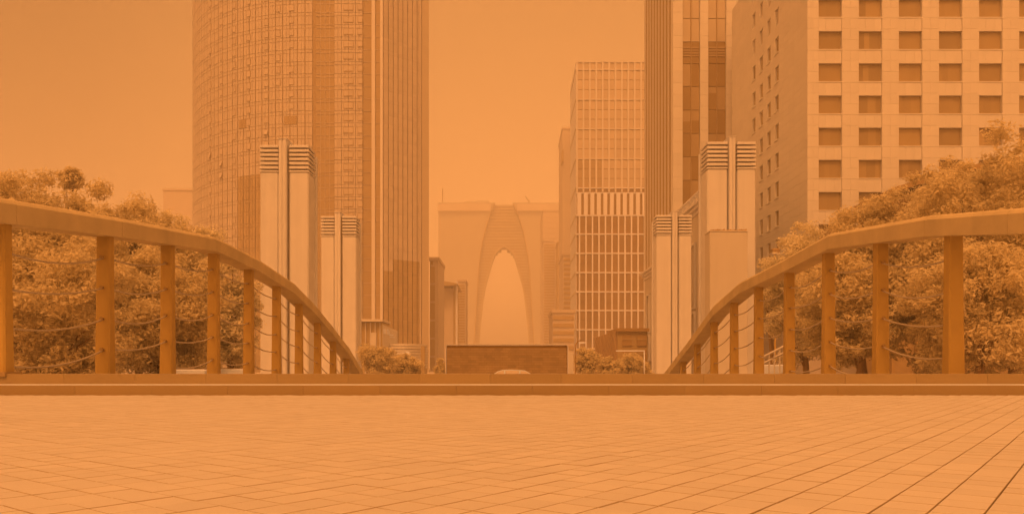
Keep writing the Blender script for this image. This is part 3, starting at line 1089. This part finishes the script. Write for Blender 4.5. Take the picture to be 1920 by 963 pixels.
for sgn in (-1, 1):
    # one leg: outer wall line straight, inner edge along the arch curve
    rings = []
    for (py, hw) in OUT:
        xi, z = gp(945 + sgn * hw, py)
        xo, _ = gp(945 + sgn * 123, py)
        a, b = (xo, xi) if sgn < 0 else (xi, xo)
        rings.append([(a, GY, z), (b, GY, z), (b, GY + 60, z), (a, GY + 60, z)])
    o = MB().loft(rings).build('leg', 'gate_skin', gt)
    fix_normals(o)
    xo, z1 = gp(945 + sgn * 124.5, 383)
    _, z0 = gp(945, 396)
    xi, _ = gp(945 + sgn * 24.5, 390)
    a, b = (xo, xi) if sgn < 0 else (xi, xo)
    MB().box(a, b, GY - 3.0, GY, z0, z1).build('shoulder', 'far_wall', gt)
    # dark edge line along the curve
    pts = [(PX(945 + sgn * hw, GY), GY - 0.6, PZ(py, GY)) for py, hw in OUT]
    MB().tube(pts, 0.8, 4).build('edge_trim', 'gate_gap', gt)
for sgn in (-1, 1):
    MB().tube([(PX(945 + sgn * hw, GY), GY + 4, PZ(py, GY)) for py, hw in INN], 1.1, 5).build('inner_trim', 'gate_rib', gt)
# ribbed reveal between outer and inner curve: each rib one piece
py = 383.0
gap_m = MB()
k = 0
while py < 690:
    ho = interp(OUT, py) - 0.6
    hi = interp(INN, py + 2) if py > 460.5 else None
    z1, z0 = PZ(py, GY), PZ(py + 3.4, GY)
    zg = PZ(py + 5.6, GY)
    spans = [(945 - ho, 945 + ho)] if hi is None else [(945 - ho, 945 - hi), (945 + hi, 945 + ho)]
    for a, b in spans:
        MB().box(PX(a, GY), PX(b, GY), GY + 3, GY + 30, z0, z1).build('rib', 'gate_rib', gt)
        gap_m.box(PX(a + 0.3, GY), PX(b - 0.3, GY), GY + 4.6, GY + 29, zg, z0)
    py += 5.6
gap_m.build('rib_backing', 'gate_gap', gt)
for px, h, wd in ((878, 6, 3), (992, 9, 2.4), (914, 4, 2)):
    MB().box(PX(px - wd / 2, GY), PX(px + wd / 2, GY), GY + 10, GY + 16, PZ(381, GY), PZ(380 - h, GY)).build('roof_plant', 'gate_gap', gt)
MB().tube([(PX(992, GY), GY + 12, PZ(374, GY)), (PX(986, GY), GY + 12, PZ(364, GY))], 0.7, 5).build('jib', 'gate_gap', gt)
MB().tube([(PX(870, GY), GY + 12, PZ(374, GY)), (PX(916, GY), GY + 12, PZ(373, GY))], 0.6, 5).build('jib', 'gate_skin', gt)
MB().tube([(PX(828, GY), GY + 12, PZ(381, GY)), (PX(828, GY), GY + 12, PZ(348, GY))], 0.6, 5).build('mast', 'gate_gap', gt)

# ================================================================== LOW STONE BUILDING BEHIND THE RIGHT PYLONS
LX = 22.7
lb = thing('cornice_building', 'low stone building with cornice and roof balustrade between the right pylons', 'building', (LX + 1.4, 105, GZ))
MB().box(LX + 0.35, 25.6, 90.5, 112, GZ, 19.2).build('wall', 'concrete', lb)
MB().box(LX + 0.35, 25.6, 112, 134, GZ, 15.2).build('wall', 'concrete', lb)
for (y0, y1, z) in ((90, 112.4, 19.2), (112.4, 134.5, 15.2)):
    for k, (o_, h) in enumerate(((0.15, 0.5), (-0.15, 0.4), (-0.5, 0.35))):
        MB().box(LX + o_, 25.7, y0, y1, z + sum((0.5, 0.4)[:k]) + 0.003 * k, z + sum((0.5, 0.4)[:k]) + h).build('cornice', 'pylon_stone', lb)
for k in range(15):
    y = 90.8 + k * 1.5
    m = MB()
    m.tube([(LX + 0.1, y, 20.4), (LX + 0.1, y, 20.7), (LX + 0.1, y, 21.0), (LX + 0.1, y, 21.5)], [0.12, 0.24, 0.14, 0.2], 8)
    m.build('baluster', 'pylon_stone', lb)
MB().box(LX - 0.1, LX + 0.3, 90.2, 112.2, 21.5, 21.75).build('coping', 'pylon_stone', lb)
for (y0, y1) in ((92, 94.4), (97.0, 99.4), (102.2, 104.6), (107.2, 109.6), (114, 116.4), (119, 121.4), (124, 126.4), (129, 131.4)):
    top = 15.6 if y0 < 112 else 12.2
    for (z0, z1) in ((1.5, top * 0.45), (top * 0.5, top)):
        wn = MB().box(LX + 0.28, LX + 0.36, y0, y1, z0, z1).build('window', 'dark_pane', lb)
        f_ = MB()
        f_.box(LX + 0.05, LX + 0.34, y0 - 0.3, y0, z0 - 0.2, z1 + 0.3).box(LX + 0.05, LX + 0.34, y1, y1 + 0.3, z0 - 0.2, z1 + 0.3)
        f_.box(LX + 0.05, LX + 0.34, y0, y1, z1, z1 + 0.3).box(LX - 0.05, LX + 0.34, y0, y1, z0 - 0.2, z0)
        f_.build('frame', 'pylon_stone', wn)
        MB().box(LX + 0.2, LX + 0.27, (y0 + y1) / 2 - 0.08, (y0 + y1) / 2 + 0.08, z0, z1).build('mullion', 'pylon_stone', wn)

# dark low house with ribbed side right of the wall
Yd = 105.0
t = thing('dark_pavilion', 'dark low building with ribbed sloping side left of the rear right pylon', 'building', (PX(1180, Yd), Yd, GZ))
xa, xb = PX(1158, Yd), PX(1214, Yd)
MB().box(xa, xb, Yd, Yd + 9, GZ, PZ(621, Yd)).build('wall', 'far_dark', t)
MB().box(xa - 0.2, xb + 0.2, Yd - 0.4, Yd + 9.2, PZ(621, Yd), PZ(615, Yd)).build('roof_edge', 'metal_dark', t)
for k in range(10):
    s = k / 10
    y = Yd + 0.5 + s * 26
    zt = PZ(620, Yd)
    MB().box(xa - 0.35, xa, y, y + 1.1, GZ, zt).build('rib', 'bark', t)
MB().box(xa - 0.05, xa + 3, Yd + 9, Yd + 28, GZ, PZ(620, Yd)).build('rear_wing', 'far_dark', t)
for x0, x1 in ((1166, 1184), (1194, 1212)):
    for y0, y1 in ((628, 648), (655, 672)):
        wn = MB().box(PX(x0, Yd), PX(x1, Yd), Yd - 0.15, Yd, PZ(y1, Yd), PZ(y0, Yd)).build('window', 'metal_dark', t)
        MB().box(PX(x0, Yd), PX(x1, Yd), Yd - 0.22, Yd - 0.151, PZ(y0 + 9, Yd), PZ(y0 + 6, Yd)).build('transom', 'far_dark', wn)

# curved roof hall behind the right trees
Yc = 72.0
t = thing('curved_roof_hall', 'dark curved roof edge showing above the right treetops before the hotel', 'building', (PX(1850, Yc), Yc, GZ))
arc = []
for i in range(15):
    s = i / 14
    px = 1680 + 330 * s
    py = 350 - 62 * math.sin(math.pi * 0.5 * min(1, s * 1.05))
    arc.append((PX(px, Yc), PZ(py, Yc)))
m = MB()
rings = [[(x, Yc, z - 0.45), (x, Yc, z), (x, Yc + 9, z), (x, Yc + 9, z - 0.45)] for x, z in arc]
fix_normals(m.loft(rings).build('roof', 'brick_dark', t))
for i in range(0, 15, 2):
    x, z = arc[i]
    MB().box(x - 0.12, x + 0.12, Yc + 0.5, Yc + 0.9, GZ, z - 0.7).build('column', 'metal_dark', t)
m = MB()
rings = [[(x, Yc + 1.2, GZ), (x, Yc + 1.2, z - 0.77), (x, Yc + 8, z - 0.77), (x, Yc + 8, GZ)] for x, z in arc]
fix_normals(m.loft(rings).build('wall', 'brick_dark', t))

# ================================================================== WALL AND CAR AT THE END OF THE BRIDGE
Yw = 60.0
t = thing('brick_wall', 'long dark brick screen wall with pale rounded coping at the bridge end', 'wall', (PX(950, Yw), Yw, GZ))
x0, x1 = PX(836.5, Yw), PX(1064.5, Yw)
zt = PZ(645, Yw)
wall = MB().box(x0 + 0.05, x1 - 0.05, Yw + 0.03, Yw + 0.7, GZ, zt - 0.11).build('wall', 'tyre', t)
crs = MB()
nz = int((zt - 0.12 - GZ) / 0.19)
rb = random.Random(9)
for r in range(nz):
    z0 = GZ + r * 0.19
    x = x0 + 0.05 - (0.2 if r % 2 else 0)
    while x < x1 - 0.05:
        L = 0.62
        a_, b_ = max(x, x0 + 0.05), min(x + L - 0.012, x1 - 0.05)
        if b_ - a_ > 0.05:
            crs.box(a_, b_, Yw + rb.uniform(-0.012, 0.004), Yw + 0.032, z0, z0 + 0.172)
        x += L
tag(crs.build('bricks', 'brick_dark', t), kind='stuff')
rings = []
for i in range(9):
    s = i / 8
pts = [(x0 - 0.02, GZ), (x0 - 0.02, zt - 0.22)] + [(x0 - 0.02 + 0.2 * (1 - math.cos(a)), zt - 0.22 + 0.2 * math.sin(a)) for a in (R(30), R(60), R(90))]
pts += [(x1 + 0.02 - 0.2 * (1 - math.cos(a)), zt - 0.22 + 0.2 * math.sin(a)) for a in (R(90), R(60), R(30))] + [(x1 + 0.02, zt - 0.22), (x1 + 0.02, GZ)]
cop = MB()
for (a, b) in zip(pts, pts[1:]):
    va, vb = Vector((a[0], 0, a[1])), Vector((b[0], 0, b[1]))
    d = (vb - va)
    nn = Vector((-d.z, 0, d.x)).normalized()
    cop.frame((a[0], Yw + 0.34, a[1]), nn, d.normalized(), (0, 1, 0), 0.09, d.length + 0.015, 0.80)
cop.build('coping', 'cap_light', t)

# car, side on, only its roof shows above the step
Yk = 52.0
cxk = PX(955, Yk)
zr = PZ(692.3, Yk)
gz = GZ + 0.02
ct = thing('parked_car', 'pale car crossing behind the top step, only its roof showing', 'car', (cxk, Yk, gz))
H = zr - gz


def car_prof(pts, y0, y1, shrink=0.0):
    return [[(cxk + x, y0, gz + z * H) for x, z in pts], [(cxk + x, y1, gz + z * H) for x, z in pts]]


body = [(-2.25, .16), (-2.28, .40), (-2.1, .55), (-1.55, .62), (-0.9, .65), (1.9, .66), (2.2, .6), (2.3, .45), (2.28, .16)]
m = MB().loft(car_prof(body, Yk - 0.86, Yk + 0.86))
b_o = fix_normals(m.build('body', 'car_paint', ct))
cab0 = [(-1.45, .64), (-0.75, .93), (-0.45, .985), (0.1, 1.0), (1.05, .965), (1.85, .655)]
cab1 = [(-1.45, .64), (-0.72, .91), (-0.45, .955), (0.1, .97), (1.02, .94), (1.85, .655)]
m = MB().loft([[(cxk + x, Yk - 0.80 + 0.16 * (z - .64) / .36, gz + z * H) for x, z in cab1], [(cxk + x, Yk + 0.80 - 0.16 * (z - .64) / .36, gz + z * H) for x, z in cab1]])
fix_normals(m.build('glasshouse', 'mid_pane', ct))
m = MB()
rings = []
for (x, z) in ((-1.45, .65), (-0.75, .935), (-0.45, .985), (0.1, 1.0), (1.05, .965), (1.87, .66)):
    w_ = 0.83 - 0.17 * (z - .64) / .36
    rings.append([(cxk + x, Yk - w_, gz + z * H - 0.05), (cxk + x, Yk - w_, gz + z * H), (cxk + x, Yk + w_, gz + z * H), (cxk + x, Yk + w_, gz + z * H - 0.05)])
fix_normals(m.loft(rings).build('roof', 'car_paint', ct))
for x in (-0.35, 0.65):
    MB().box(cxk + x, cxk + x + 0.09, Yk - 0.80, Yk - 0.70, gz + .64 * H, gz + .96 * H).build('pillar', 'car_paint', ct)
for x in (-1.42, 1.40):
    for s in (-1, 1):
        pts = [(cxk + x + 0.33 * math.cos(a), gz + 0.33 + 0.33 * math.sin(a)) for a in (2 * math.pi * i / 20 for i in range(20))]
        wh = fix_normals(MB().prism_y(pts, Yk + s * 0.72 - 0.11, Yk + s * 0.72 + 0.16 * s + 0.11).build('wheel', 'tyre', ct))
        pts = [(cxk + x + 0.2 * math.cos(a), gz + 0.33 + 0.2 * math.sin(a)) for a in (2 * math.pi * i / 14 for i in range(14))]
        fix_normals(MB().prism_y(pts, Yk + s * 0.99 - 0.02, Yk + s * 0.99 + 0.02).build('rim', 'cap_light', wh))
for s in (-1, 1):
    MB().box(cxk - 2.31, cxk - 2.15, Yk + s * 0.62 - 0.18, Yk + s * 0.62 + 0.18, gz + .42 * H, gz + .50 * H).build('headlight', 'white_paint', ct)
    MB().box(cxk + 2.18, cxk + 2.33, Yk + s * 0.64 - 0.16, Yk + s * 0.64 + 0.16, gz + .46 * H, gz + .56 * H).build('tail_light', 'metal_dark', ct)

# white gantry pole
Yg = 74.0
t = thing('gantry_pole', 'white road gantry pole with one long level arm before the dark pavilion', 'pole', (PX(1208, Yg), Yg, GZ))
MB().tube([(PX(1208, Yg), Yg, GZ), (PX(1208, Yg), Yg, PZ(656, Yg))], 0.055, 8).build('pole', 'white_paint', t, True)
MB().box(PX(1155, Yg), PX(1208.8, Yg), Yg - 0.07, Yg + 0.07, PZ(658.4, Yg), PZ(656, Yg)).build('arm', 'white_paint', t)

# street lamp and small cabinets right of the wall
Yl = 68.0
t = thing('street_lamp', 'slim street lamp with bent arm right of the brick wall', 'lamp', (PX(1080, Yl), Yl, GZ))
MB().tube([(PX(1079, Yl), Yl, GZ), (PX(1079, Yl), Yl, PZ(646, Yl)), (PX(1083, Yl), Yl, PZ(640, Yl)), (PX(1090, Yl), Yl, PZ(637, Yl))], [.08, .06, .05, .04], 8).build('pole', 'metal_dark', t)
MB().chamfer_box(PX(1085, Yl), PX(1098, Yl), Yl - 0.15, Yl + 0.15, PZ(643.5, Yl), PZ(641, Yl), 0.03).build('lamp_head', 'white_paint', t)
MB().chamfer_box(PX(1066, Yl), PX(1077, Yl), Yl + 1, Yl + 1.6, GZ, PZ(660, Yl), 0.04).build('control_cabinet', 'concrete')
o = bpy.data.objects['control_cabinet']
tag(o, 'small upright grey control cabinet right behind the brick wall end', 'cabinet')

# floodlight on a mast by the right trees
Yf = 64.0
t = thing('floodlight_mast', 'mast with dark floodlight head beside the right tree crowns', 'floodlight', (PX(1453, Yf), Yf, GZ))
MB().tube([(PX(1453, Yf), Yf, GZ), (PX(1453, Yf), Yf, PZ(474, Yf))], [.1, .07], 8).build('mast', 'post_steel', t)
MB().chamfer_box(PX(1446, Yf), PX(1461, Yf), Yf - 0.3, Yf + 0.3, PZ(475, Yf), PZ(466, Yf), 0.08).build('lamp_head', 'metal_dark', t)
MB().box(PX(1444, Yf), PX(1463, Yf), Yf - 0.36, Yf + 0.36, PZ(477, Yf), PZ(475, Yf)).build('bracket', 'cap_light', t)

# white stair handrail seen between the right railing posts
Ys = 33.0
t = thing('stair_handrail', 'white handrail with upright balusters seen through the right bridge railing', 'handrail', (PX(1458, Ys), Ys, GZ))
for k in range(6):
    x = PX(1432 + 10 * k, Ys)
    zt = PZ(668 - 5.2 * k, Ys)
    MB().tube([(x, Ys, GZ), (x, Ys, zt)], 0.03, 6).build('baluster', 'concrete', t)
for dz in (0.0, -0.28):
    MB().tube([(PX(1428, Ys), Ys, PZ(670, Ys) + dz), (PX(1486, Ys), Ys, PZ(640, Ys) + dz)], 0.045, 6).build('rail', 'concrete', t)
MB().chamfer_box(PX(1426, Ys), PX(1500, Ys), Ys + 0.6, Ys + 1.0, GZ, PZ(683, Ys), 0.04).build('plinth', 'white_paint', t)

# low pale planters showing under the left trees
for k, (p0, p1, Y, top) in enumerate(((322, 385, 34, 692), (408, 458, 37, 691))):
    t = thing('planter', ('low pale planter under the left trees, wider one nearer the frame edge', 'low pale planter under the left trees, narrower one nearer the pylon')[k], 'planter', (PX((p0 + p1) / 2, Y), Y, GZ), 'planters under the left trees')
    MB().chamfer_box(PX(p0, Y), PX(p1, Y), Y, Y + 1.0, GZ, PZ(top, Y), 0.05).build('box', 'white_paint', t)
    MB().box(PX(p0, Y) + 0.08, PX(p1, Y) - 0.08, Y + 0.08, Y + 0.92, PZ(top, Y), PZ(top, Y) + 0.03).build('soil', 'bark', t)

# ================================================================== TREES
rng = np.random.default_rng(12)


def leaves_mesh(name, centers, radii, per, size, mat, parent, flat=0.75):
    """leaf-sized faces gathered in clumps"""
    org = WORLD[parent.name]
    P, N = [], []
    for c, r, n in zip(centers, radii, per):
        d = rng.normal(size=(n, 3))
        d /= np.linalg.norm(d, axis=1)[:, None]
        rad = r * (0.15 + 1.15 * rng.random(n) ** 0.75)[:, None]
        p = d * rad * np.array([1, 1, flat]) + c
        nn = d * 0.6 + np.array([0, -0.15, 0.6]) + rng.normal(size=(n, 3)) * 0.6
        P.append(p)
        N.append(nn)
    P = np.concatenate(P)
    N = np.concatenate(N)
    N /= np.linalg.norm(N, axis=1)[:, None]
    n = len(P)
    rv = rng.normal(size=(n, 3))
    U = np.cross(N, rv)
    U /= np.linalg.norm(U, axis=1)[:, None]
    V = np.cross(N, U)
    s = size * (0.5 + 1.0 * rng.random(n))[:, None]
    a = P - U * s
    b = P + V * s * 0.42 + N * s * 0.12
    c = P + U * s
    d = P - V * s * 0.42 + N * s * 0.12
    co = np.stack([a, b, c, d], axis=1).reshape(-1, 3) - np.array(org)
    me = bpy.data.meshes.new(name)
    me.vertices.add(4 * n)
    me.loops.add(4 * n)
    me.polygons.add(n)
    me.vertices.foreach_set('co', co.astype(np.float32).ravel())
    me.loops.foreach_set('vertex_index', np.arange(4 * n, dtype=np.int32))
    me.polygons.foreach_set('loop_start', np.arange(0, 4 * n, 4, dtype=np.int32))
    me.polygons.foreach_set('loop_total', np.full(n, 4, dtype=np.int32))
    me.materials.append(MATS[mat])
    me.update(calc_edges=True)
    o = link(bpy.data.objects.new(name, me), parent)
    WORLD[o.name] = org.copy()
    return o


def leaf_shader(name):
    m = MATS[name]
    t = m.node_tree
    b = t.nodes['Principled BSDF']
    out = t.nodes['Material Output']
    tr = t.nodes.new('ShaderNodeBsdfTranslucent')
    ms_ = t.nodes.new('ShaderNodeMixShader')
    ms_.inputs[0].default_value = 0.55
    src = b.inputs['Base Color'].links[0].from_socket
    t.links.new(src, tr.inputs['Color'])
    t.links.new(b.outputs[0], ms_.inputs[1])
    t.links.new(tr.outputs[0], ms_.inputs[2])
    t.links.new(ms_.outputs[0], out.inputs['Surface'])


leaf_shader('leaf')
leaf_shader('leaf_pale')


def tree(name, label, cat, px, Y, top_py, rx, low, n_leaf, size, mat='leaf', group=None, clump=0.8, nclump=70, dx=0.0, tk=1.0):
    """crown between height low and the top row, radius rx"""
    x = PX(px, Y) + dx
    zt = PZ(top_py, Y)
    t = thing(name, label, cat, (x, Y, GZ), group)
    cz, rz = (zt + low) / 2, (zt - low) / 2
    C, Rr, W = [], [], []
    tries = 0
    nclump = int(nclump * 3.2)
    clump *= 0.68
    while len(C) < nclump and tries < nclump * 30:
        tries += 1
        d = rng.normal(size=3)
        d /= np.linalg.norm(d)
        u = 0.30 + 0.75 * rng.random() ** 0.5
        lump = 0.95 + 0.17 * math.sin(3.1 * d[0] + px) * math.cos(2.7 * d[2] + Y) + 0.1 * math.sin(5 * d[0] - 4 * d[2])
        cr = clump * (0.6 + 0.7 * rng.random())
        p = np.array([x + d[0] * u * lump * max(0.2, rx - cr * .6), Y + d[1] * u * lump * max(0.2, rx - cr * .6), cz + d[2] * u * lump * max(.2, rz - cr * .5)])
        C.append(p)
        Rr.append(cr)
        W.append(cr ** 2)
    W = np.array(W)
    per = np.maximum(20, (W / W.sum() * n_leaf)).astype(int)
    leaves_mesh('crown', C, Rr, (per * 2.3).astype(int), size * 0.66, mat, t)
    # trunk and limbs
    m = MB()
    lean = rng.normal() * 0.25
    k = max(0.3, (zt - GZ) / 10)
    tops = (x + lean, Y, low + 0.45 * rz)
    k *= tk
    m.tube([(x, Y, GZ - 0.02), (x + lean * .2, Y, GZ + (tops[2] - GZ) * .35), (x + lean * .6, Y, GZ + (tops[2] - GZ) * .7), tops], [0.26 * k, 0.19 * k, 0.16 * k, 0.09 * k], 8)
    m.build('trunk', 'bark', t, True)
    for q in range(6):
        a = q * 2.4 + px
        j = C[(q * 11) % len(C)]
        z0 = GZ + (tops[2] - GZ) * (0.5 + 0.06 * q)
        st_ = np.array([x + lean * .5, Y, z0])
        mid = st_ * 0.5 + j * 0.5 + np.array([0, 0, 0.15 * rz])
        MB().tube([st_, mid, j], [0.09 * k, 0.06 * k, 0.02 * k], 6).build('limb', 'bark', t, True)
    return t


GL = 'broadleaf trees left of the bridge'
GR = 'broadleaf trees right of the bridge'
tree('broadleaf_tree', 'leafy tree at the left frame edge, its crown cut by the frame', 'tree', 20, 34, 338, 4.7, -0.9, 28000, 0.15, 'leaf', GL)
tree('broadleaf_tree', 'leafy tree filling the gap between the frame edge crown and the broad one', 'tree', 92, 38, 340, 3.6, 0.5, 18000, 0.16, 'leaf', GL)
tree('broadleaf_tree', 'leafy tree behind the left railing, broad crown second from the frame edge', 'tree', 185, 40, 350, 4.5, -0.9, 26000, 0.16, 'leaf', GL)
tree('broadleaf_tree', 'leafy tree between the broad crown and the paler one on the left', 'tree', 262, 43, 366, 3.2, 0.5, 15000, 0.16, 'leaf', GL)
tree('broadleaf_tree', 'leafy tree nearest the rounded tower, paler crown with bumpy outline', 'tree', 328, 45, 382, 3.5, 0.3, 20000, 0.16, 'leaf_pale', GL, 0.75)
tree('broadleaf_tree', 'low leafy tree behind the left railing, between its first two posts', 'tree', 95, 29, 430, 3.2, -1.25, 19000, 0.13, 'leaf', GL, 0.7)
tree('broadleaf_tree', 'low leafy tree behind the left railing around its third and fourth posts', 'tree', 300, 36, 455, 3.1, -1.25, 18000, 0.14, 'leaf', GL, 0.7)
tree('broadleaf_tree', 'small leafy tree beside the near left pylon foot', 'tree', 432, 44, 476, 1.75, -0.9, 9000, 0.15, 'leaf_pale', GL, 0.6, 45)
tree('treetop_sprig', 'sparse dark treetop sprig sticking up above the left tree line', 'tree', 137, 52, 312, 1.0, 12.2, 1100, 0.2, 'leaf', None, 0.45, 12, 0.0, 0.3)

tree('broadleaf_tree', 'tallest leafy tree at the right frame edge, crown cut by the frame', 'tree', 1900, 33, 228, 4.7, 0.0, 25000, 0.15, 'leaf', GR)
tree('broadleaf_tree', 'leafy tree with broad crown under the curved roof edge on the right', 'tree', 1760, 39, 322, 4.3, -0.1, 23000, 0.16, 'leaf', GR)
tree('broadleaf_tree', 'tall leafy tree close behind the frame edge tree, under the curved roof', 'tree', 1835, 41, 284, 4.7, 1.2, 24000, 0.16, 'leaf', GR)
tree('broadleaf_tree', 'leafy tree in the middle of the right tree row, before the hotel', 'tree', 1622, 43, 362, 3.8, -0.1, 20000, 0.16, 'leaf', GR)
tree('broadleaf_tree', 'paler leafy tree nearest the right pylon, rounded crown', 'tree', 1513, 47, 400, 3.0, -0.2, 15000, 0.16, 'leaf_pale', GR, 0.75, 55)
tree('broadleaf_tree', 'low leafy tree behind the right railing beside its nearest post', 'tree', 1840, 29, 440, 3.0, 0.1, 15000, 0.13, 'leaf', GR, 0.7)
tree('broadleaf_tree', 'low leafy tree behind the right railing between middle posts', 'tree', 1600, 35, 462, 2.9, 0.2, 15000, 0.14, 'leaf', GR, 0.7)
tree('broadleaf_tree', 'small leafy tree beside the floodlight mast and right pylon', 'tree', 1452, 50, 478, 1.3, 2.6, 5000, 0.15, 'leaf_pale', GR, 0.5, 30)

GB = 'bushes along the street behind the bridge'
tree('bush', 'rounded bush in front of the entrance canopy, biggest of the left bushes', 'bush', 708, 80, 638, 2.1, -1.2, 6000, 0.2, 'leaf', GB, 0.7, 40)
tree('bush', 'low bush below the ribbed podium wall', 'bush', 762, 84, 663, 1.9, -1.2, 4500, 0.2, 'leaf', GB, 0.6, 34)
tree('bush', 'little sapling just left of the brick wall', 'bush', 826, 72, 672, 0.6, -1.0, 1100, 0.18, 'leaf', GB, 0.4, 12)
tree('bush', 'bushy street tree right of the brick wall beside the lamp', 'bush', 1102, 72, 648, 1.25, -0.9, 3200, 0.18, 'leaf', GB, 0.55, 26)
tree('bush', 'low bush under the gantry arm, left one', 'bush', 1146, 78, 668, 1.5, -1.2, 3500, 0.2, 'leaf', GB, 0.55, 26)
tree('bush', 'low bush under the gantry arm, right one beside the pole', 'bush', 1190, 80, 664, 1.7, -1.2, 4000, 0.2, 'leaf', GB, 0.6, 28)

# ================================================================== HAZE
hz = MB().box(-2450, 2450, -320, 1760, GZ - 1.6, 118.0 + 75).build('haze', 'white_paint')
hm = bpy.data.materials.new('haze_air')
hm.use_nodes = True
ht_ = hm.node_tree
ht_.nodes.clear()
vo = ht_.nodes.new('ShaderNodeOutputMaterial')
pv = ht_.nodes.new('ShaderNodeVolumePrincipled')
pv.inputs['Color'].default_value = (1.0, 0.985, 0.97, 1)
pv.inputs['Density'].default_value = 0.0010
pv.inputs['Anisotropy'].default_value = 0.0
ht_.links.new(pv.outputs[0], vo.inputs['Volume'])
hz.data.materials.clear()
hz.data.materials.append(hm)
tag(hz, 'pale orange dust haze filling the air over the city', 'haze', kind='stuff')
